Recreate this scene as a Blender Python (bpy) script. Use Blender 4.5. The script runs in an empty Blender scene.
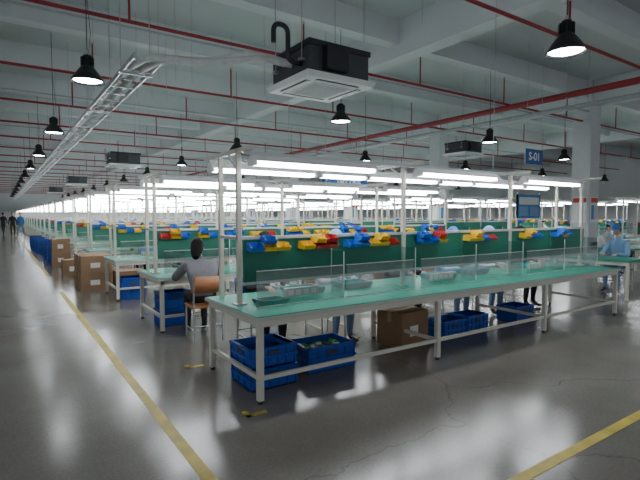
import bpy, bmesh, math, random
from mathutils import Vector, Matrix, Euler
random.seed(7)
D=bpy.data
SC=bpy.context.scene
COL=SC.collection
# ------------------------------------------------------------ materials
MATS={}
def mat(name,col,rough=0.5,metal=0.0,emit=None,es=0.0,noise=0.0,nscale=8.0,spec=0.5,bump=0.0):
    if name in MATS: return MATS[name]
    m=D.materials.new(name); m.use_nodes=True
    nt=m.node_tree; b=nt.nodes['Principled BSDF']
    b.inputs['Base Color'].default_value=(*col,1)
    b.inputs['Roughness'].default_value=rough
    b.inputs['Metallic'].default_value=metal
    b.inputs['Specular IOR Level'].default_value=spec
    if emit:
        b.inputs['Emission Color'].default_value=(*emit,1)
        b.inputs['Emission Strength'].default_value=es
    if noise>0 or bump>0:
        tc=nt.nodes.new('ShaderNodeTexCoord'); n=nt.nodes.new('ShaderNodeTexNoise')
        n.inputs['Scale'].default_value=nscale; n.inputs['Detail'].default_value=5
        nt.links.new(tc.outputs['Object'],n.inputs['Vector'])
        if noise>0:
            r=nt.nodes.new('ShaderNodeValToRGB')
            r.color_ramp.elements[0].position=0.3; r.color_ramp.elements[1].position=0.7
            r.color_ramp.elements[0].color=(*[c*(1-noise) for c in col],1)
            r.color_ramp.elements[1].color=(*[min(1,c*(1+noise)) for c in col],1)
            nt.links.new(n.outputs['Fac'],r.inputs['Fac']); nt.links.new(r.outputs['Color'],b.inputs['Base Color'])
        if bump>0:
            bp=nt.nodes.new('ShaderNodeBump'); bp.inputs['Strength'].default_value=bump; bp.inputs['Distance'].default_value=0.02
            nt.links.new(n.outputs['Fac'],bp.inputs['Height']); nt.links.new(bp.outputs['Normal'],b.inputs['Normal'])
    MATS[name]=m; return m
mat('metal_cream',(0.58,0.56,0.48),0.4,0.0,noise=0.05)
mat('alu',(0.52,0.53,0.52),0.4,0.2)
mat('mat_green',(0.02,0.26,0.18),0.5,noise=0.08,nscale=2,spec=0.35)
mat('board_green',(0.005,0.155,0.098),0.5,noise=0.08,nscale=3)
mat('edge_cream',(0.47,0.49,0.42),0.5)
mat('fixture_white',(0.8,0.8,0.8),0.4)
mat('tube_light',(1,1,1),0.5,emit=(0.92,0.96,1.0),es=30)
mat('lamp_led',(1,1,1),0.5,emit=(0.92,0.97,1.0),es=48)
mat('black_metal',(0.015,0.016,0.018),0.4)
mat('dark_grey',(0.05,0.055,0.06),0.55)
mat('blue_plastic',(0.01,0.065,0.36),0.4)
mat('bin_blue',(0.012,0.12,0.52),0.4)
mat('bin_yellow',(0.75,0.48,0.02),0.4)
mat('bin_red',(0.50,0.03,0.03),0.4)
mat('aqua_plastic',(0.03,0.33,0.34),0.4)
mat('cardboard',(0.25,0.15,0.08),0.8,noise=0.12,nscale=3)
mat('tape',(0.38,0.27,0.15),0.4)
mat('wood',(0.40,0.17,0.07),0.45,noise=0.2,nscale=6)
mat('steel',(0.45,0.46,0.47),0.35,0.8)
mat('red_paint',(0.28,0.02,0.028),0.45,noise=0.1)
mat('pipe_grey',(0.38,0.40,0.41),0.5,noise=0.1)
mat('insul_white',(0.55,0.56,0.55),0.5,noise=0.12,nscale=12,bump=0.4)
mat('ac_white',(0.68,0.69,0.68),0.4)
mat('sign_blue',(0.02,0.10,0.34),0.5)
mat('white_paint',(0.55,0.56,0.56),0.6,noise=0.04)
mat('paper',(0.72,0.72,0.70),0.7)
mat('paper_red',(0.6,0.07,0.05),0.7)
mat('paper_blue',(0.05,0.22,0.5),0.6)
mat('green_parts',(0.06,0.32,0.10),0.5)
mat('skin',(0.55,0.33,0.23),0.5)
mat('lip',(0.40,0.14,0.12),0.5)
mat('eye_white',(0.8,0.8,0.8),0.3)
mat('eye_dark',(0.01,0.01,0.01),0.2)
mat('hair_black',(0.008,0.007,0.007),0.75,bump=0.5,nscale=60,spec=0.2)
mat('cloth_grey',(0.17,0.17,0.185),0.9,noise=0.1,nscale=20)
mat('cloth_black',(0.014,0.014,0.018),0.9)
mat('cloth_white',(0.50,0.52,0.55),0.9)
mat('cloth_blue',(0.04,0.14,0.38),0.9)
mat('cloth_lblue',(0.20,0.36,0.56),0.9)
mat('denim',(0.13,0.20,0.30),0.9)
mat('shoe_dark',(0.03,0.03,0.035),0.5)
mat('yellow_tape',(0.56,0.43,0.05),0.45,noise=0.25,nscale=5)
mat('rubber',(0.02,0.02,0.02),0.8)
def acrylic():
    m=D.materials.new('acrylic'); m.use_nodes=True; nt=m.node_tree
    nt.nodes.clear(); o=nt.nodes.new('ShaderNodeOutputMaterial')
    t=nt.nodes.new('ShaderNodeBsdfTransparent'); t.inputs[0].default_value=(0.86,0.92,0.91,1)
    g=nt.nodes.new('ShaderNodeBsdfGlossy'); g.inputs['Roughness'].default_value=0.10
    mx=nt.nodes.new('ShaderNodeMixShader'); mx.inputs[0].default_value=0.20
    nt.links.new(t.outputs[0],mx.inputs[1]); nt.links.new(g.outputs[0],mx.inputs[2]); nt.links.new(mx.outputs[0],o.inputs[0])
    MATS['acrylic']=m
acrylic()
def floor_mat():
    m=D.materials.new('polished_concrete'); m.use_nodes=True; nt=m.node_tree; b=nt.nodes['Principled BSDF']
    tc=nt.nodes.new('ShaderNodeTexCoord')
    n1=nt.nodes.new('ShaderNodeTexNoise'); n1.inputs['Scale'].default_value=0.7; n1.inputs['Detail'].default_value=8; n1.inputs['Roughness'].default_value=0.65
    n2=nt.nodes.new('ShaderNodeTexNoise'); n2.inputs['Scale'].default_value=45; n2.inputs['Detail'].default_value=4
    r=nt.nodes.new('ShaderNodeValToRGB'); r.color_ramp.elements[0].position=0.3; r.color_ramp.elements[1].position=0.72
    r.color_ramp.elements[0].color=(0.185,0.168,0.145,1); r.color_ramp.elements[1].color=(0.265,0.245,0.215,1)
    mx=nt.nodes.new('ShaderNodeMix'); mx.data_type='RGBA'; mx.blend_type='MULTIPLY'; mx.inputs[0].default_value=0.4
    nt.links.new(tc.outputs['Object'],n1.inputs['Vector']); nt.links.new(tc.outputs['Object'],n2.inputs['Vector'])
    nt.links.new(n1.outputs['Fac'],r.inputs['Fac']); nt.links.new(r.outputs['Color'],mx.inputs[6]); nt.links.new(n2.outputs['Fac'],mx.inputs[7])
    # fine shrinkage cracks: thin voronoi cell edges, only where a second noise is high
    vo=nt.nodes.new('ShaderNodeTexVoronoi'); vo.feature='DISTANCE_TO_EDGE'; vo.inputs['Scale'].default_value=0.28
    n3=nt.nodes.new('ShaderNodeTexNoise'); n3.inputs['Scale'].default_value=3.0; n3.inputs['Detail'].default_value=6
    ad=nt.nodes.new('ShaderNodeMix'); ad.data_type='RGBA'; ad.blend_type='ADD'; ad.inputs[0].default_value=0.35
    nt.links.new(tc.outputs['Object'],n3.inputs['Vector']); nt.links.new(tc.outputs['Object'],ad.inputs[6]); nt.links.new(n3.outputs['Color'],ad.inputs[7])
    nt.links.new(ad.outputs[2],vo.inputs['Vector'])
    cr=nt.nodes.new('ShaderNodeMapRange'); cr.inputs[1].default_value=0.0; cr.inputs[2].default_value=0.0025; cr.inputs[3].default_value=0.62; cr.inputs[4].default_value=1.0
    nt.links.new(vo.outputs['Distance'],cr.inputs[0])
    mc=nt.nodes.new('ShaderNodeMix'); mc.data_type='RGBA'; mc.blend_type='MULTIPLY'; mc.inputs[0].default_value=1.0
    nt.links.new(mx.outputs[2],mc.inputs[6]); nt.links.new(cr.outputs[0],mc.inputs[7])
    nt.links.new(mc.outputs[2],b.inputs['Base Color'])
    mr=nt.nodes.new('ShaderNodeMapRange'); mr.inputs[1].default_value=0.3; mr.inputs[2].default_value=0.7; mr.inputs[3].default_value=0.15; mr.inputs[4].default_value=0.23
    nt.links.new(n1.outputs['Fac'],mr.inputs[0]); nt.links.new(mr.outputs[0],b.inputs['Roughness'])
    b.inputs['Specular IOR Level'].default_value=0.5
    MATS['floor']=m
floor_mat()
mat('ceiling_paint',(0.55,0.575,0.59),0.8,noise=0.06,nscale=0.6)
mat('beam_paint',(0.61,0.635,0.65),0.8,noise=0.05,nscale=0.8)
mat('wall_paint',(0.62,0.64,0.65),0.75,noise=0.04,nscale=1)

# ------------------------------------------------------------ mesh builder
class MB:
    def __init__(s): s.v=[]; s.f=[]; s.m=[]; s.sm=[]; s.names=[]
    def mi(s,n):
        if n not in s.names: s.names.append(n)
        return s.names.index(n)
    def raw(s,vs,fs,m,smooth=False):
        o=len(s.v); s.v+= [tuple(v) for v in vs]; k=s.mi(m)
        for f in fs: s.f.append([i+o for i in f]); s.m.append(k); s.sm.append(smooth)
    def box(s,a,b,m,M=None):
        x0,y0,z0=a; x1,y1,z1=b
        vs=[Vector(p) for p in [(x0,y0,z0),(x1,y0,z0),(x1,y1,z0),(x0,y1,z0),(x0,y0,z1),(x1,y0,z1),(x1,y1,z1),(x0,y1,z1)]]
        if M: vs=[M@v for v in vs]
        s.raw(vs,[(0,3,2,1),(4,5,6,7),(0,1,5,4),(1,2,6,5),(2,3,7,6),(3,0,4,7)],m)
    def hexa(s,vs,m):
        s.raw(vs,[(0,3,2,1),(4,5,6,7),(0,1,5,4),(1,2,6,5),(2,3,7,6),(3,0,4,7)],m)
    def cyl(s,p0,p1,r0,m,r1=None,n=12,caps=True):
        p0=Vector(p0); p1=Vector(p1); r1=r0 if r1 is None else r1
        d=(p1-p0).normalized(); a=d.orthogonal().normalized(); b=d.cross(a)
        vs=[]
        for p,r in((p0,r0),(p1,r1)):
            for i in range(n):
                t=2*math.pi*i/n; vs.append(p+a*math.cos(t)*r+b*math.sin(t)*r)
        s.raw(vs,[(i,(i+1)%n,n+(i+1)%n,n+i) for i in range(n)],m,True)
        if caps: s.raw(vs[:n],[tuple(reversed(range(n)))],m); s.raw(vs[n:],[tuple(range(n))],m)
    def tube(s,pts,r,m,n=10):
        pts=[Vector(p) for p in pts]; vs=[]; fs=[]; prev=None
        for i,p in enumerate(pts):
            d=(pts[min(i+1,len(pts)-1)]-pts[max(i-1,0)]).normalized()
            if prev is None: a=d.orthogonal().normalized()
            else: a=(prev-d*prev.dot(d)).normalized()
            prev=a; b=d.cross(a)
            rr=r[i] if isinstance(r,(list,tuple)) else r
            for k in range(n):
                t=2*math.pi*k/n; vs.append(p+a*math.cos(t)*rr+b*math.sin(t)*rr)
        for i in range(len(pts)-1):
            for k in range(n): fs.append((i*n+k,i*n+(k+1)%n,(i+1)*n+(k+1)%n,(i+1)*n+k))
        s.raw(vs,fs,m,True); s.raw(vs[:n],[tuple(reversed(range(n)))],m); s.raw(vs[-n:],[tuple(range(n))],m)
    def lathe(s,prof,c,m,n=24):
        vs=[];fs=[]
        for r,z in prof:
            for k in range(n):
                t=2*math.pi*k/n; vs.append((c[0]+r*math.cos(t),c[1]+r*math.sin(t),c[2]+z))
        for i in range(len(prof)-1):
            for k in range(n): fs.append((i*n+k,i*n+(k+1)%n,(i+1)*n+(k+1)%n,(i+1)*n+k))
        s.raw(vs,fs,m,True)
    def ell(s,c,r,m,M=None,nu=16,nv=10,fn=None):
        vs=[];fs=[]
        for j in range(nv+1):
            ph=math.pi*j/nv
            for i in range(nu):
                t=2*math.pi*i/nu
                p=Vector((math.sin(ph)*math.cos(t),math.sin(ph)*math.sin(t),math.cos(ph)))
                if fn: p=fn(p)
                p=Vector((p.x*r[0],p.y*r[1],p.z*r[2]))+Vector(c)
                if M: p=M@p
                vs.append(p)
        for j in range(nv):
            for i in range(nu): fs.append((j*nu+i,(j+1)*nu+i,(j+1)*nu+(i+1)%nu,j*nu+(i+1)%nu))
        s.raw(vs,fs,m,True)
    def mesh(s,name):
        me=D.meshes.new(name); me.from_pydata(s.v,[],s.f)
        for n in s.names: me.materials.append(MATS[n])
        me.polygons.foreach_set('material_index',s.m); me.polygons.foreach_set('use_smooth',s.sm)
        me.update(); return me
    def obj(s,name,loc=(0,0,0),rz=0,bevel=0):
        o=D.objects.new(name,s.mesh(name)); COL.objects.link(o); o.location=loc; o.rotation_euler=(0,0,rz)
        if bevel:
            b=o.modifiers.new('bevel','BEVEL'); b.width=bevel; b.segments=2; b.limit_method='ANGLE'
        return o
def inst(me,name,loc,rz=0):
    o=D.objects.new(name,me); COL.objects.link(o); o.location=loc; o.rotation_euler=(0,0,rz); return o

# ------------------------------------------------------------ room
XL,XR,YF,YB,ZC=-7,34,-7,86,5.7
b=MB(); b.box((XL,YF,-0.1),(XR,YB,0),'floor'); b.obj('floor')
b=MB(); b.box((XL,YF,ZC),(XR,YB,ZC+0.2),'ceiling_paint'); b.obj('ceiling')
b=MB(); b.box((XL,YB,0),(XR,YB+0.2,ZC),'wall_paint'); b.obj('wall_back')
b=MB(); b.box((XR,YF,0),(XR+0.2,YB,ZC),'wall_paint'); b.obj('wall_right')
def portal(loc,rot,sx,sy):  # guides sampling of world fill through the added wall openings
    l=D.lights.new('window_portal','AREA'); l.shape='RECTANGLE'; l.size=sx; l.size_y=sy; l.cycles.is_portal=True
    o=D.objects.new('window_portal',l); COL.objects.link(o); o.location=loc; o.rotation_euler=rot
# left and front walls, out of view; openings added to admit world fill light
b=MB(); b.box((XL-0.2,YF,0),(XL,YB,0.9),'wall_paint'); b.box((XL-0.2,YF,4.7),(XL,YB,ZC),'wall_paint')
b.box((XL-0.2,16,0.9),(XL,YB,4.7),'wall_paint')
y=YF
while y<16: b.box((XL-0.2,y,0.9),(XL,y+0.4,4.7),'wall_paint'); y+=4.6
b.obj('wall_left')
b=MB(); b.box((XL,YF-0.2,0),(XR,YF,0.9),'wall_paint'); b.box((XL,YF-0.2,4.7),(XR,YF,ZC),'wall_paint')
x=XL
while x<XR: b.box((x,YF-0.2,0.9),(x+0.4,YF,4.7),'wall_paint'); x+=4.05
b.obj('wall_front')
portal((XL+.02,4.5,2.8),(0,-math.pi/2,0),3.8,23)
portal((13.5,YF+.02,2.8),(math.pi/2,0,0),41,3.8)
b=MB()
for X in (-0.7,7.3,15.3,23.3): b.box((X-0.2,YF,ZC-0.75),(X+0.2,YB,ZC),'beam_paint')
b.obj('trim_ceiling_girders')
b=MB(); y=1.6
while y<YB-1:
    b.box((XL,y-0.15,ZC-0.5),(XR,y+0.15,ZC),'beam_paint'); y+=3.0
b.obj('trim_ceiling_beams')
def column(X,Y):
    b=MB(); b.box((-0.28,-0.28,0),(0.28,0.28,ZC),'white_paint'); b.box((-0.3,-0.3,0),(0.3,0.3,0.12),'dark_grey')
    b.box((-0.22,-0.30,1.35),(0.22,-0.285,2.15),'paper'); b.box((-0.2,-0.305,1.98),(0.2,-0.30,2.12),'paper_red')
    b.box((-0.18,-0.305,1.45),(-0.02,-0.30,1.9),'paper_blue'); b.box((0.02,-0.305,1.45),(0.18,-0.30,1.9),'white_paint')
    b.box((-0.30,-0.22,1.35),(-0.285,0.22,2.15),'paper'); b.box((-0.305,-0.2,1.98),(-0.30,0.2,2.12),'paper_red')
    b.obj('structural_column',(X,Y,0))
for Y in (7.6,13.6,19.6,25.6,31.6,37.6,43.6): column(15.3,Y)
for i,Y in enumerate((8,16,24,32)):
    b=MB(); b.box((-0.06,0,0.9),(0,4,2.6),'white_paint')
    for k in range(4): b.box((-0.08,0.1+k*0.97,1.0),(-0.05,0.99+k*0.97,2.5),'ac_white')
    b.obj('window_%d'%(i+1),(XR,Y,0))
# floor tape
b=MB(); b.box((.955,1.555,0.0005),(1.035,11.0,0.003),'yellow_tape'); b.box((1.035,1.555,0.0005),(9.5,1.63,0.003),'yellow_tape')
b.box((.955,14,0.0005),(1.035,60,0.003),'yellow_tape'); b.obj('floor_marking_tape')
b=MB()
for (x0,y0) in ((1.56,3.30),(1.56,4.72)):
    b.box((x0,y0,0.0005),(x0+0.18,y0+0.045,0.003),'yellow_tape'); b.box((x0,y0,0.0005),(x0+0.045,y0+0.12,0.003),'yellow_tape')
b.obj('table_corner_marking')
BX,BY,MW,RS=1.71,3.43,2.1,2.88
# ------------------------------------------------------------ workbench
def bench(seed=0,n=3,stripe='mat_green'):
    R=random.Random(seed); L=MW*n+0.1; b=MB()
    b.box((0,0,0.712),(L,1.18,0.744),'edge_cream'); b.box((0.006,0.006,0.744),(L-0.006,1.174,0.75),stripe)
    c='metal_cream'
    for y in (0.03,1.11): b.box((0.04,y,0.655),(L-0.04,y+0.04,0.712),c)
    lx=[0.03]+[0.1+MW*i for i in range(1,n)]+[L-0.08]
    for x in lx:
        for y in (0.03,1.10):
            b.box((x,y,0.03),(x+0.05,y+0.05,0.712),c); b.cyl((x+.025,y+.025,0),(x+.025,y+.025,0.03),0.022,'rubber',n=10)
        b.box((x+.008,0.08,0.655),(x+.042,1.10,0.70),c)
        b.box((x+.008,0.08,0.20),(x+.042,1.10,0.235),c)
    b.box((0.08,0.04,0.20),(L-0.08,0.07,0.235),c)
    px=[0.10]+[0.1+MW*i for i in range(1,n)]+[L-0.12]
    a='alu'
    for i,x in enumerate(px):
        b.box((x,0.58,0.75),(x+.045,0.62,2.2),'metal_cream'); b.box((x-.03,0.55,0.75),(x+.075,0.65,0.765),a)
        if i in(0,n): b.box((x,1.0,0.75),(x+.04,1.04,2.16),'metal_cream'); b.box((x,0.62,1.36),(x+.03,1.0,1.39),a)
        b.box((x,0.30,2.16),(x+.04,1.42,2.20),'metal_cream')
        b.hexa([(x+.01,0.60,2.0),(x+.03,0.60,2.0),(x+.03,0.62,2.0),(x+.01,0.62,2.0),(x+.01,0.80,2.16),(x+.03,0.80,2.16),(x+.03,0.83,2.16),(x+.01,0.83,2.16)],a)
    for y in (0.42,1.25): b.box((0.1,y,2.13),(L-0.1,y+.03,2.16),a)
    b.box((0.1,0.585,1.36),(L-0.1,0.615,1.39),a); b.box((0.1,0.585,0.93),(L-0.1,0.615,0.955),a)
    for i in range(n):
        x0=0.1+MW*i
        for (y,z,xa,xb) in ((0.435,2.13,0.07,1.52),(1.265,2.13,0.0,1.3),(1.265,2.13,1.36,2.08)):
            xa+=x0; xb+=x0
            b.hexa([(xa,y-.07,z-.055),(xb,y-.07,z-.055),(xb,y+.07,z-.055),(xa,y+.07,z-.055),(xa,y-.03,z),(xb,y-.03,z),(xb,y+.03,z),(xa,y+.03,z)],'fixture_white')
            for yy in(-.04,.04): b.cyl((xa+.03,y+yy,z-.075),(xb-.03,y+yy,z-.075),0.018,'tube_light',n=6,caps=False)
            b.box((xa,y-.07,z-.095),(xa+.03,y+.07,z-.05),'fixture_white'); b.box((xb-.03,y-.07,z-.095),(xb,y+.07,z-.05),'fixture_white')
            for xx in (xa+.2,xb-.2): b.cyl((xx,y,z-.01),(xx,y,z+.02),0.008,a,n=6)
        for k in range(2):
            b.box((x0+.06+k*1.03,0.592,0.955),(x0+1.07+k*1.02,0.604,1.36),'board_green')
            b.box((x0+.08+k*1.02,0.36,0.75),(x0+1.05+k*1.01,0.365,1.08),'acrylic')
            b.box((x0+1.06+k*1.02,0.36,0.75),(x0+1.066+k*1.02,0.585,1.22),'acrylic')
            b.box((x0+1.058+k*1.02,0.355,0.75),(x0+1.068+k*1.02,0.362,1.22),'ac_white')
            b.box((x0+.08+k*1.02,0.358,1.08),(x0+1.05+k*1.01,0.367,1.086),'ac_white')
            b.box((x0+.08+k*1.02,0.355,0.75),(x0+1.05+k*1.01,0.37,0.758),'alu')
        b.box((x0+.5,0.57,0.77),(x0+.9,0.62,0.86),'edge_cream')
        for k in range(4): b.box((x0+.53+k*.09,0.562,0.79),(x0+.59+k*.09,0.571,0.84),'paper')
    me=b.mesh('workbench')
    h=MB()
    def bin_(x,z,w,m,tilt,y0=0.585,sg=-1,roll=0):
        dp=0.13; hh=0.075; t=0.004
        M=Matrix.Translation((x,y0,z))@Matrix.Rotation(tilt,4,'X')@Matrix.Rotation(roll,4,'Y')
        def P(*q): return [M@Vector((a_,sg*b_,c_)) for a_,b_,c_ in q]
        h.hexa(P((0,0,0),(w,0,0),(w,dp*.8,0),(0,dp*.8,0),(0,0,t),(w,0,t),(w,dp*.8,t),(0,dp*.8,t)),m)
        h.hexa(P((0,0,0),(w,0,0),(w,t,0),(0,t,0),(0,0,hh),(w,0,hh),(w,t,hh),(0,t,hh)),m)
        h.hexa(P((0,dp*.8,0),(w,dp*.8,0),(w,dp*.8+t,0),(0,dp*.8+t,0),(0,dp,hh*.55),(w,dp,hh*.55),(w,dp+t,hh*.55),(0,dp+t,hh*.55)),m)
        for xx in (0,w-t):
            h.raw(P((xx,0,0),(xx,dp*.8,0),(xx,dp,hh*.55),(xx,dp*.72,hh*.65),(xx,dp*.6,hh),(xx,0,hh),
                    (xx+t,0,0),(xx+t,dp*.8,0),(xx+t,dp,hh*.55),(xx+t,dp*.72,hh*.65),(xx+t,dp*.6,hh),(xx+t,0,hh)),
                  [(0,1,2,3,4,5),(11,10,9,8,7,6)]+[(i,(i+1)%6,6+(i+1)%6,6+i) for i in range(6)],m)
    code={'B':'bin_blue','Y':'bin_yellow','R':'bin_red'}
    # (lower row, upper row) for one 2.1 m module; '.' = empty slot
    main=[('BYY.YRR.BBYYR.','.B...YR..B.Y..'),('.BBY...YYBR..','.B.R....Y....'),('.YBB...BYB...','..Y.....B....')]
    pool=main+[('YBYB..RYB.YB.','B..Y...B..Y..'),('RYB.YB.BB.YYR','.Y..B...B....'),('BBY.YY..BYBR.','YY......B.B..')]
    for i in range(n):
        x0=0.1+MW*i
        lo,up=main[i%3] if seed==0 else R.choice(pool)
        for j,ch in enumerate(lo):
            if ch!='.': bin_(x0+.08+j*.143,1.255+R.uniform(-.003,.003),.136,code[ch],R.uniform(.05,.09))
        for j,ch in enumerate(up):
            if ch!='.': bin_(x0+.09+j*.143,1.315+R.uniform(-.003,.003),.122,code[ch],R.uniform(.0,.06),roll=R.uniform(-.03,.03))
        for j,ch in enumerate(R.choice(pool)[0][:13]):
            if ch!='.': bin_(x0+.1+j*.143,1.255,.136,code[ch],-R.uniform(.05,.09),0.615,1)
    return me,h.mesh('hanging_parts_bins')
BM,HM=bench(0); BM2,HM2=bench(5); BM3,HM3=bench(9)
rows=[BY+RS*i for i in range(27)]
for i,Y in enumerate(rows):
    a,c=((BM,HM),(BM2,HM2),(BM3,HM3))[i%3]
    inst(a,'workbench',(BX,Y,0)); inst(c,'hanging_parts_bins',(BX,Y,0))
    if i>=1: inst(a,'workbench',(17.2,Y,0)); inst(c,'hanging_parts_bins',(17.2,Y,0))
    if i>=2: inst(a,'workbench',(9.5,Y,0)).scale=(0.82,1,1)
# ------------------------------------------------------------ small objects
def crate(w,d,h,m='blue_plastic',fill=None,name='plastic_crate'):
    b=MB(); t=0.012
    for (x0,y0,x1,y1) in ((0,0,w,t),(0,d-t,w,d),(0,0,t,d),(w-t,0,w,d)): b.box((x0,y0,0),(x1,y1,h),m)
    b.box((0,0,0),(w,d,t),m)
    for z in (h-.03,h*.45): 
        b.box((-.015,-.015,z),(w+.015,t,z+.025),m); b.box((-.015,d-t,z),(w+.015,d+.015,z+.025),m)
        b.box((-.015,-.015,z),(t,d+.015,z+.025),m); b.box((w-t,-.015,z),(w+.015,d+.015,z+.025),m)
    k=5
    for i in range(k+1):
        x=i*(w-.012)/k; b.box((x,-.012,0.01),(x+.012,0,h),m); b.box((x,d,0.01),(x+.012,d+.012,h),m)
    for i in range(4):
        y=i*(d-.012)/3; b.box((-.012,y,0.01),(0,y+.012,h),m); b.box((w,y,0.01),(w+.012,y+.012,h),m)
    if h>.15: b.box((w*.38,-.014,h*.66),(w*.62,-.001,h*.8),'dark_grey'); b.box((-.014,d*.35,h*.66),(-.001,d*.65,h*.8),'dark_grey')
    if fill:
        R=random.Random(3)
        for i in range(70):
            x=R.uniform(.05,w-.08); y=R.uniform(.05,d-.08); z=h*.72+R.uniform(-.02,.03)
            M=Matrix.Translation((x,y,z))@Euler((R.uniform(-.6,.6),R.uniform(-.6,.6),R.uniform(0,3))).to_matrix().to_4x4()
            b.box((-.04,-.02,-.01),(.04,.02,.01),R.choice(fill),M)
        b.box((t,t,h*.5),(w-t,d-t,h*.70),fill[0])
    return b.mesh(name)
CR=crate(.47,.42,.19); CRF=crate(.56,.40,.26,fill=['green_parts','dark_grey','green_parts','paper'])
CT=crate(.42,.32,.24); CA=crate(.36,.26,.07,'aqua_plastic',name='parts_tray'); CBIG=crate(.42,.42,.40)
inst(CR,'plastic_crate',(1.82,3.76,0),0.0); inst(CR,'plastic_crate',(1.82,3.78,0.19),.0)
inst(CRF,'plastic_crate',(2.50,3.88,0.0),-.05)
inst(CT,'plastic_crate',(4.58,3.95,0)); 
inst(CT,'plastic_crate',(5.1,4.0,0)); inst(CT,'plastic_crate',(6.2,4.0,0))
inst(CT,'plastic_crate',(1.84,6.7,0)); inst(CT,'plastic_crate',(1.85,6.7,0.24))
inst(CBIG,'plastic_crate',(1.84,9.3,0))
for (x,y) in ((2.5,4.25),(3.2,4.29),(4.6,4.2),(5.4,4.3),(6.8,4.3)):
    inst(CA,'parts_tray',(x,y-.1,0.75),random.uniform(-.06,.06))
CA2=crate(.26,.18,.05,'aqua_plastic',name='parts_tray')
inst(CA2,'parts_tray',(1.98,3.84,0.75),0)
def carton(w,d,h):
    b=MB(); b.box((0,0,0),(w,d,h),'cardboard'); b.box((0,d/2-.03,h),(w,d/2+.03,h+.002),'tape')
    b.box((-.002,d/2-.03,h-.12),(0,d/2+.03,h+.001),'tape'); b.box((w*.3,-.002,h*.3),(w*.6,0,h*.6),'paper')
    b.box((0.002,d/2-.004,h+.002),(w-.002,d/2+.004,h+.003),'cardboard')
    return b.mesh('cardboard_box')
CB=carton(.5,.4,.42); CB2=carton(.62,.5,.36)
inst(CB,'cardboard_box',(3.88,3.98,0),.1)
for (x,y,z,r) in ((1.25,11.0,0,0),(1.25,11.55,0,0),(1.95,11.0,0,0),(1.26,11.0,.363,.02),(1.26,11.54,.363,0)):
    inst(CB2,'cardboard_box',(x+.10,y-.15,z),r)
for (x,y,z) in ((1.3,14.2,0),(1.3,17.1,0),(1.3,17.1,.423),(1.3,20.1,0)): inst(CB,'cardboard_box',(x,y-.5,z))
for (x,y) in ((1.25,17.9),(1.25,19.4),(1.25,22.5),(1.2,23.5),(1.2,25.5),(1.2,27.4)): inst(CR,'plastic_crate',(x,y-.4,0)); inst(CR,'plastic_crate',(x,y-.4,.19)); inst(CR,'plastic_crate',(x,y-.4,.38))
def chair(m='wood'):
    b=MB(); s='steel'
    b.box((-.2,-.2,.43),(.2,.2,.45),m)
    for x in(-.18,.18):
        b.tube([(x,-.2,.0),(x,-.19,.25),(x,-.18,.45),(x,-.20,.65),(x,-.24,.84)],.012,s,8)
        b.tube([(x,.2,0),(x,.18,.42)],.012,s,8); b.tube([(x,-.18,.42),(x,.18,.42)],.011,s,8); b.tube([(x,-.19,.15),(x,.195,.15)],.009,s,8)
    b.tube([(-.18,-.19,.2),(.18,-.19,.2)],.009,s,8)
    vs=[];n=10
    for j,z in enumerate((.62,.83)):
        for dy in (0,.014):
            for i in range(n+1):
                u=i/n*2-1; vs.append((u*.2,-.255+.035*u*u-dy-(.03*j),z))
    def I(j,d,i): return (j*2+d)*(n+1)+i
    fs=[]
    for i in range(n):
        fs+= [(I(0,0,i),I(0,0,i+1),I(1,0,i+1),I(1,0,i)),(I(0,1,i+1),I(0,1,i),I(1,1,i),I(1,1,i+1)),(I(1,0,i),I(1,0,i+1),I(1,1,i+1),I(1,1,i)),(I(0,1,i),I(0,1,i+1),I(0,0,i+1),I(0,0,i))]
    b.raw([(v[0],v[1]+.035,v[2]) for v in vs],fs,m,True)
    return b.mesh('work_chair')
CW=chair('wood'); CBk=chair('black_metal'); CBl=chair('blue_plastic')
# ------------------------------------------------------------ pendant lamp
b=MB()
b.lathe([(0.0,.36),(.05,.36),(.06,.34),(.06,.22),(.075,.21),(.10,.18),(.16,.10),(.205,.03),(.215,.0),(.205,.0),(.195,.03),(.15,.09),(.0,.10)],(0,0,0),'black_metal',28)
for k in range(12):
    t=2*math.pi*k/12; M=Matrix.Rotation(t,4,'Z'); b.box((.05,-.004,.21),(.085,.004,.33),'black_metal',M)
b.lathe([(0,.025),(.18,.025),(.185,.04),(.17,.08)],(0,0,0),'lamp_led',28)
b.tube([(0,0,.36),(0,0,.42)],.015,'steel',8); b.tube([(0,0,.42),(0,0,ZC-3.5)],.006,'black_metal',6)
b.tube([(.02,0,.40),(.05,.01,.66),(.01,0,1.2)],.004,'dark_grey',6)
PL=b.mesh('pendant_lamp')
for X in (1.05,5.5,10.3,15.5,21,27):
    for Y in [2.9,7.5,12.4,17.3,22.2,27.1,32,37,42,47,52,57]:
        if X<2 and Y<5: continue
        if X==15.5 and Y==7.5: Y=8.4
        inst(PL,'pendant_lamp',(X-(.17 if X==5.5 and Y<5 else -.1 if X==5.5 else 0),Y-(.3 if X<2 else 0),3.41))
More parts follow.
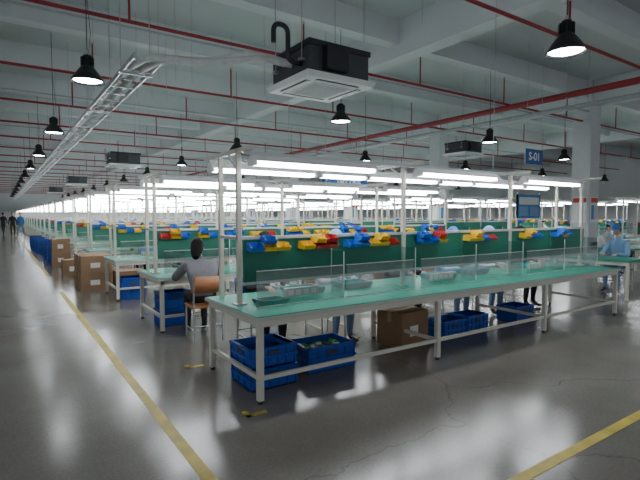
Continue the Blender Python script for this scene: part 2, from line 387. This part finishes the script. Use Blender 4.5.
# ------------------------------------------------------------ AC cassette
b=MB()
b.box((-.42,-.42,.06),(.42,.42,.42),'dark_grey'); b.box((-.44,-.44,.36),(.44,.44,.42),'black_metal')
b.hexa([(-.46,-.46,0),(.46,-.46,0),(.46,.46,0),(-.46,.46,0),(-.49,-.49,.06),(.49,-.49,.06),(.49,.49,.06),(-.49,.49,.06)],'ac_white')
b.box((-.27,-.27,-.012),(.27,.27,0),'ac_white')
for i in range(13): b.box((-.25,-.25+i*.04,-.016),(.25,-.235+i*.04,-.010),'pipe_grey')
for k in range(4):
    M=Matrix.Rotation(k*math.pi/2,4,'Z'); b.box((-.3,.34,-.004),(.3,.40,.001),'black_metal',M)
    b.box((-.3,.345,-.016),(.3,.375,-.006),'ac_white',M)
for x in(-.45,.45):
    for y in(-.3,.3): b.cyl((x,y,.2),(x,y,ZC-3.6),.006,'steel',n=6); b.box((x-.03,y-.03,.2),(x+.03,y+.03,.23),'steel')
b.box((-.25,-.52,.1),(.05,-.42,.36),'black_metal')
AC=b.mesh('ceiling_air_conditioner')
for Y in (4.85,16.0,27,38): inst(AC,'ceiling_air_conditioner',(3.3,Y,3.12))
for Y in (10.5,21.5,32): inst(AC,'ceiling_air_conditioner',(13,Y,3.6))
b=MB()
def arc(pts,k=6):
    pts=[Vector(p) for p in pts]; out=[pts[0]]
    for i in range(1,len(pts)-1):
        a,c,e=pts[i-1],pts[i],pts[i+1]; r=min(.35,(a-c).length/2,(e-c).length/2)
        p=c+(a-c).normalized()*r; q=c+(e-c).normalized()*r
        for j in range(k+1):
            t=j/k; out.append(p*(1-t)**2+c*2*t*(1-t)+q*t*t)
    out.append(pts[-1]); return out
b.tube(arc([(2.87,4.95,3.40),(2.45,5.1,3.48),(2.1,5.5,3.40),(1.75,6.0,3.54),(1.7,7.2,3.66),(1.7,60,3.70)]),.05,'insul_white',12)
b.tube(arc([(2.87,4.8,3.34),(2.55,4.9,3.39),(2.0,5.25,3.32),(1.55,5.9,3.50),(1.55,7.2,3.66),(1.55,60,3.70)]),.04,'insul_white',12)
b.tube(arc([(2.87,4.6,3.3),(2.70,4.6,3.3),(2.70,4.6,3.68),(2.52,4.6,3.68),(2.52,4.6,3.47)]),.028,'black_metal',10)
b.obj('insulated_refrigerant_pipe')
b=MB()
for x in (1.45,1.81): b.box((x,6.3,3.57),(x+.02,70,3.64),'steel')
y=6.4
while y<70: b.box((1.45,y,3.58),(1.83,y+.03,3.595),'steel'); y+=.5
y=7
while y<70:
    for x in(1.44,1.83): b.cyl((x,y,3.57),(x,y,ZC),.006,'steel',n=5)
    b.box((1.41,y-.02,3.55),(1.86,y+.02,3.57),'steel'); y+=2.9
b.obj('cable_tray')
# ------------------------------------------------------------ sprinkler pipes
b=MB()
b.cyl((11.2,-5,4.42),(11.2,80,4.42),.075,'red_paint',n=12)
b.obj('sprinkler_main_pipe')
b=MB(); Y=0.9
while Y<75:
    b.cyl((-6,Y,4.5),(XR-1,Y,4.5),.03,'red_paint',n=8)
    for x in [-4.5+3.1*i for i in range(11)]:
        b.cyl((x,Y,4.5),(x,Y,5.15),.018,'red_paint',n=6); b.cyl((x,Y,5.15),(x,Y,5.19),.03,'steel',n=6)
    Y+=3.35
b.obj('sprinkler_branch_pipes')
b=MB(); b.cyl((-1.9,-5,4.62),(-1.9,80,4.62),.05,'red_paint',n=10); b.obj('sprinkler_feed_pipe')
b=MB(); b.cyl((11.8,-5,4.25),(11.8,80,4.25),.06,'pipe_grey',n=10); b.cyl((12.1,-5,4.3),(12.1,80,4.3),.045,'dark_grey',n=10)
y=0
while y<78: b.box((11.1,y,4.15),(12.2,y+.04,4.18),'steel'); b.cyl((11.15,y+.02,4.15),(11.15,y+.02,ZC),.008,'steel',n=5); b.cyl((12.15,y+.02,4.15),(12.15,y+.02,ZC),.008,'steel',n=5); y+=3
b.obj('utility_pipe_run')
b=MB()
for x in (1.6,2.4,2.7,3.0,4.5,6.0):
    for Y in (4.3,8.6,10.2): b.cyl((x,Y,2.2 if x==6.0 else 4.0),(x,Y,ZC),.005,'steel',n=5)
b.obj('hanger_rods')
b=MB()
for y in (2.6,8.9,15,21,27): b.cyl((-6,y,4.9),(32,y,4.9),.02,'pipe_grey',n=6)
b.obj('electrical_conduit')
# ------------------------------------------------------------ signs
def sign(txt,loc,w,h,top,rz=0,size=.24):
    b=MB(); b.box((-w/2,-.015,-h/2),(w/2,.015,h/2),'sign_blue'); b.box((-w/2-.01,-.01,-h/2-.01),(w/2+.01,.01,h/2+.01),'white_paint')
    for x in(-w/2+.05,w/2-.05): b.cyl((x,0,h/2),(x,0,top-loc[2]),.004,'steel',n=5)
    o=b.obj('hanging_aisle_sign',loc,rz)
    c=D.curves.new('txt','FONT'); c.body=txt; c.size=size; c.align_x='CENTER'; c.align_y='CENTER'; c.extrude=.002; c.offset=.006
    t=D.objects.new('tmp',c); COL.objects.link(t); bpy.context.view_layer.update()
    me=D.meshes.new_from_object(t.evaluated_get(bpy.context.evaluated_depsgraph_get())); D.objects.remove(t)
    me.materials.clear(); me.materials.append(MATS['fixture_white'])
    l=D.objects.new('lettering',me); COL.objects.link(l); l.parent=o; l.location=(0,-.02,0); l.rotation_euler=(math.pi/2,0,0)
sign('S-01',(10.8,6.6,3.0),.72,.36,ZC,size=.27)
sign('SMT LINE',(10.3,13.3,2.72),1.7,.36,ZC,size=.26)
sign('S-02',(10.8,15.2,3.0),.72,.36,ZC)
b=MB(); b.box((-.6,-.02,1.5),(.6,.02,2.2),'paper_blue'); b.box((-.5,-.025,1.9),(.5,-.02,2.12),'paper'); b.box((-.5,-.025,1.56),(-.05,-.02,1.84),'cloth_lblue'); b.box((.05,-.025,1.56),(.5,-.02,1.84),'cloth_lblue')
for x in(-.6,.57): b.box((x,-.02,0),(x+.03,.02,2.25),'steel')
for x in(-.6,.57): b.box((x,-.25,0),(x+.03,.25,.03),'steel')
b.obj('notice_board',(13.2,8.2,0))
# ------------------------------------------------------------ people
def skinned(nodes,edges,root,sub=2):
    keys=list(nodes); me=D.meshes.new('sk'); me.from_pydata([nodes[k][0] for k in keys],[(keys.index(a),keys.index(c)) for a,c in edges],[])
    o=D.objects.new('sk',me); COL.objects.link(o)
    s=o.modifiers.new('s','SKIN'); s.use_smooth_shade=True
    for i,k in enumerate(keys):
        r=nodes[k][1]; r=(r,r) if not isinstance(r,tuple) else r
        me.skin_vertices[0].data[i].radius=r; me.skin_vertices[0].data[i].use_root=(k==root)
    u=o.modifiers.new('u','SUBSURF'); u.levels=sub; u.render_levels=sub
    bpy.context.view_layer.update()
    r=D.meshes.new_from_object(o.evaluated_get(bpy.context.evaluated_depsgraph_get()))
    D.objects.remove(o); return r
def segd(p,a,c):
    d=c-a; t=max(0,min(1,(p-a).dot(d)/max(1e-9,d.length_squared))); return (p-(a+d*t)).length
def add_skinned(b,nodes,edges,root,segmat,default,sub=2):
    me=skinned(nodes,edges,root,sub); off=len(b.v); b.v+=[tuple(v.co) for v in me.vertices]
    N={k:Vector(v[0]) for k,v in nodes.items()}
    RR={k:(v[1] if not isinstance(v[1],tuple) else max(v[1])) for k,v in nodes.items()}
    for p in me.polygons:
        best=None
        if segmat:
            for (a,c) in edges:
                d=segd(p.center,N[a],N[c])/((RR[a]+RR[c])/2)
                if best is None or d<best[0]: best=(d,segmat.get((a,c),default))
            mm=best[1]
        else: mm=default
        b.f.append([off+i for i in p.vertices]); b.m.append(b.mi(mm)); b.sm.append(True)
def hand(b,w,d,up,side,curl=.5):
    d=d.normalized(); up=(up-d*up.dot(d)).normalized(); s=d.cross(up)*side
    P=lambda x,y,z: w+d*x+s*y+up*z
    add_skinned(b,{'w':(P(0,0,0),(.024,.02)),'p':(P(.045,0,0),(.036,.016)),'q':(P(.085,0,-.004),(.038,.014))},[('w','p'),('p','q')],'w',None,'skin',1)
    for i,(y,L) in enumerate(((.028,.068),(.009,.078),(-.010,.072),(-.028,.056))):
        x0=.078; a=curl*.6; pts=[]; x,z=x0,-.002; pts.append((x,z))
        for k,fr in enumerate((.45,.3,.25)):
            x+=L*fr*math.cos(a); z-=L*fr*math.sin(a); pts.append((x,z)); a+=curl*.7
        nd={str(k):(P(px,y*(1+.1*k),pz),.0088-.0009*k) for k,(px,pz) in enumerate(pts)}
        add_skinned(b,nd,[('0','1'),('1','2'),('2','3')],'0',None,'skin',1)
    nd={'0':(P(.03,.022,-.004),.011),'1':(P(.055,.048,-.012),.010),'2':(P(.085,.056,-.022),.008)}
    add_skinned(b,nd,[('0','1'),('1','2')],'0',None,'skin',1)
def head(b,c,pitch,yaw,hairlen='short',cap=None):
    M=Matrix.Translation(c)@Matrix.Rotation(yaw,4,'Z')@Matrix.Rotation(pitch,4,'X')
    def sk(p):
        q=p.copy()
        if q.z<0:
            k=-q.z; q.x*=1-.32*k*k; 
            if q.y<0: q.y*=1-.35*k
            else: q.y*=1-.12*k
        if q.y>0: q.y*=.93
        if q.z<.15 and q.z>-.15 and q.y>.6: q.y-=.03
        return q
    b.ell((0,0,0),(.075,.095,.115),'skin',M,24,18,sk)
    b.raw([M@Vector(v) for v in[(-.012,.083,.015),(.012,.083,.015),(-.018,.083,-.03),(.018,.083,-.03),(0,.092,.015),(0,.112,-.025),(0,.09,-.036)]],
          [(0,4,5,2),(4,1,3,5),(2,5,6),(5,3,6)],'skin',True)
    for s in(-1,1):
        b.ell((s*.03,.080,.012),(.013,.010,.008),'eye_white',M,10,8); b.ell((s*.03,.088,.012),(.006,.004,.006),'eye_dark',M,8,6)
        b.ell((s*.03,.086,.034),(.017,.005,.004),'hair_black',M,8,6)
        b.ell((s*.075,-.005,-.005),(.010,.02,.032),'skin',M,10,8)
    b.ell((0,.084,-.056),(.024,.007,.008),'lip',M,12,6)
    def hr(p):
        q=p.copy()
        if q.y>.25 and q.z<.45: q*=.82
        lim=-.35 if hairlen=='short' else -1.0
        if q.z<lim and q.y<=.25: q.z=lim; q*=.9 if hairlen=='short' else 1
        return q
    b.ell((0,-.008,.010),(.085,.106,.122),'hair_black',M,28,20,hr)
    if hairlen=='pony':
        b.tube([M@Vector(p) for p in((0,-.09,.03),(0,-.14,.02),(0,-.15,-.06),(0,-.135,-.16),(0,-.12,-.22))],[.02,.03,.032,.024,.006],'hair_black',10)
    elif hairlen=='long':
        b.tube([M@Vector(p) for p in((0,-.05,.02),(0,-.06,-.06),(0,-.07,-.14),(0,-.085,-.21))],[.08,.08,.068,.04],'hair_black',14)
    if cap:
        def cp(p):
            q=p.copy(); q.z=max(q.z,.22); return q
        b.ell((0,-.006,.012),(.09,.112,.132),cap,M,24,14,cp)
        b.ell((0,.085,.045),(.06,.05,.006),cap,M,16,6)
def person(pose,shirt,pants,hairlen='short',cap=None,arms='table',lean=.0,pitch=-.35,yaw=0,sub=2,bulk=1.0,drop=0):
    b=MB(); V=Vector
    if pose=='sit':
        hz=.54; n={'pel':(V((0,-.02,hz)),(.155*bulk,.115)),'sp':(V((0,-.02+lean*.3,hz+.2)),(.14*bulk,.10*bulk)),'ch':(V((0,lean*.75,hz+.40-drop*.6)),(.16*bulk,.105*bulk)),
           'nb':(V((0,.01+lean,hz+.53-drop)),(.085,.065)),'nk':(V((0,.03+lean*1.15,hz+.60-drop)),.050),'hd':(V((0,.05+lean*1.25,hz+.66-drop*1.1)),.045)}
        leg=lambda s:{'h':(V((s*.095,.05,hz-.01)),.085),'t':(V((s*.10,.22,hz)),.075),'k':(V((s*.11,.40,hz-.01)),.060),'c':(V((s*.11,.40,.33)),.054),'a':(V((s*.11,.38,.10)),.036),'f':(V((s*.115,.43,.045)),(.042,.035)),'o':(V((s*.12,.54,.035)),(.036,.026))}
    else:
        hz=.93; n={'pel':(V((0,0,hz)),(.15,.11)),'sp':(V((0,0,hz+.2)),(.125,.095)),'ch':(V((0,0,hz+.41)),(.155,.10)),'nb':(V((0,0,hz+.54)),(.07,.055)),'nk':(V((0,.01,hz+.60)),.05),'hd':(V((0,.02,hz+.66)),.045)}
        st=.22 if pose=='walk' else .0
        leg=lambda s:{'h':(V((s*.09,0,hz-.08)),.088),'t':(V((s*.095,s*st*.4,hz-.25)),.078),'k':(V((s*.10,s*st*.75+.03,.48)),.058),'c':(V((s*.10,s*st*.9,.33)),.054),'a':(V((s*.10,s*st*1.3-.02,.10)),.036),'f':(V((s*.105,s*st*1.3+.04,.045)),(.042,.035)),'o':(V((s*.115,s*st*1.3+.15,.035)),(.036,.026))}
    e=[('pel','sp'),('sp','ch'),('ch','nb'),('nb','nk'),('nk','hd')]
    sm={('pel','sp'):shirt,('sp','ch'):shirt,('ch','nb'):shirt,('nb','nk'):'skin',('nk','hd'):'skin'}
    hands=[]
    for s,t in((-1,'L'),(1,'R')):
        for k,v in leg(s).items(): n[k+t]=v
        ch=['pel','h'+t,'t'+t,'k'+t,'c'+t,'a'+t,'f'+t,'o'+t]
        for i in range(7):
            ed=(ch[i],ch[i+1]); e.append(ed); sm[ed]=pants if i<5 else 'shoe_dark'
        sh=n['ch'][0]+V((s*.155*bulk,.0,.06)); n['s'+t]=(sh,.062*bulk)
        if pose=='sit' and arms=='table':
            el=V((s*.25*bulk,.16+lean,hz+.22)); wr=V((s*.13,.41+lean*.5,.80))
        elif pose=='sit':
            el=V((s*.22,.05,hz+.2)); wr=V((s*.10,.26,hz+.12))
        else:
            el=V((s*.24,-.03-s*.06,hz+.17)); wr=V((s*.24,.08-s*.12,hz-.08))
        n['e'+t]=(el,.046*bulk); n['m'+t]=((el*.55+wr*.45),.038*bulk); n['w'+t]=(wr,.027)
        for ed,m in((('ch','s'+t),shirt),(('s'+t,'e'+t),shirt),(('e'+t,'m'+t),shirt),(('m'+t,'w'+t),shirt)): e.append(ed); sm[ed]=m
        hands.append((wr,wr-el,s))
    add_skinned(b,n,e,'pel',sm,shirt,sub)
    for wr,d,s in hands:
        if pose=='sit': hand(b,wr,V((d.x*.4,d.y,-.02 if arms=='table' else -.05)),V((0,0,1)),1 if s<0 else -1,.55)
        else: hand(b,wr,V((0,.03,-1)),V((s,0,0)),1 if s>0 else -1,.5)
    hp=n['hd'][0]+V((0,.025,.075)); head(b,hp,pitch,yaw,hairlen,cap)
    return b.mesh('worker')
P_main=person('sit','cloth_grey','cloth_black','long',lean=.16,pitch=-.6,yaw=-.4,bulk=1.2,drop=.10)
P_w=person('sit','cloth_white','denim','short',cap='cloth_lblue',lean=.12)
P_b=person('sit','cloth_black','cloth_black','long',lean=.08)
P_l=person('sit','cloth_lblue','denim','short',cap='cloth_blue',lean=.10)
P_st=person('walk','cloth_black','cloth_black','short',pitch=0)
P_st2=person('walk','cloth_blue','denim','short',pitch=0)
def seat(me,x,y,rz,ch):
    inst(me,'seated_worker',(x,y,0),rz); 
    inst(ch,'work_chair',(x,y,0),rz)
seat(P_main,2.14,5.80,-.08,CW)
for me,x,ch in((P_b,2.52,CBl),(P_w,3.5,CW),(P_b,4.7,CW),(P_l,5.75,CW),(P_w,6.6,CBk),(P_b,7.55,CW)):
    seat(me,x,5.02,math.pi,ch)
b=MB(); b.box((0,0,.71),(2.4,.8,.75),'mat_green')
for x in(.03,2.32):
    for y in(.03,.72): b.box((x,y,0),(x+.05,y+.05,.71),'metal_cream')
b.box((.05,.05,.64),(2.35,.08,.71),'metal_cream'); b.box((.05,.72,.64),(2.35,.75,.71),'metal_cream')
DK=b.mesh('work_desk'); inst(DK,'work_desk',(10.35,3.9,0),math.pi/2); inst(DK,'work_desk',(12.6,5.2,0))
seat(P_l,10.78,4.60,math.pi/2+.05,CBk); seat(P_w,13.7,6.3,math.pi-.1,CBk)
R=random.Random(11)
for i,Y in enumerate(rows[1:12]):
    if i>0:
        for k in range(3):
            if R.random()<.5:
                seat(R.choice([P_b,P_w,P_l,P_main]),2.6+k*1.9+R.uniform(0,.4),Y-.46,0,R.choice([CW,CBl]))
    for k in range(2):
        if R.random()<.3: seat(R.choice([P_w,P_l]),18+k*2.2,Y-.46,0,CBl)
inst(P_st,'standing_worker',(.75,41,0),math.pi); inst(P_st2,'standing_worker',(1.15,38,0),2.6); inst(P_st,'standing_worker',(.2,46,0),.3)
# ------------------------------------------------------------ lights / world / camera
w=D.worlds.new('World'); SC.world=w; w.use_nodes=True
w.node_tree.nodes['Background'].inputs[0].default_value=(0.86,0.92,1,1); w.node_tree.nodes['Background'].inputs[1].default_value=1.15
cam=D.cameras.new('Camera'); cam.lens=26.4; cam.sensor_width=36; cam.clip_end=300
co=D.objects.new('Camera',cam); COL.objects.link(co); co.location=(0,0,1.59)
co.rotation_euler=(math.radians(90-3.05),0,math.radians(-34.25)); SC.camera=co
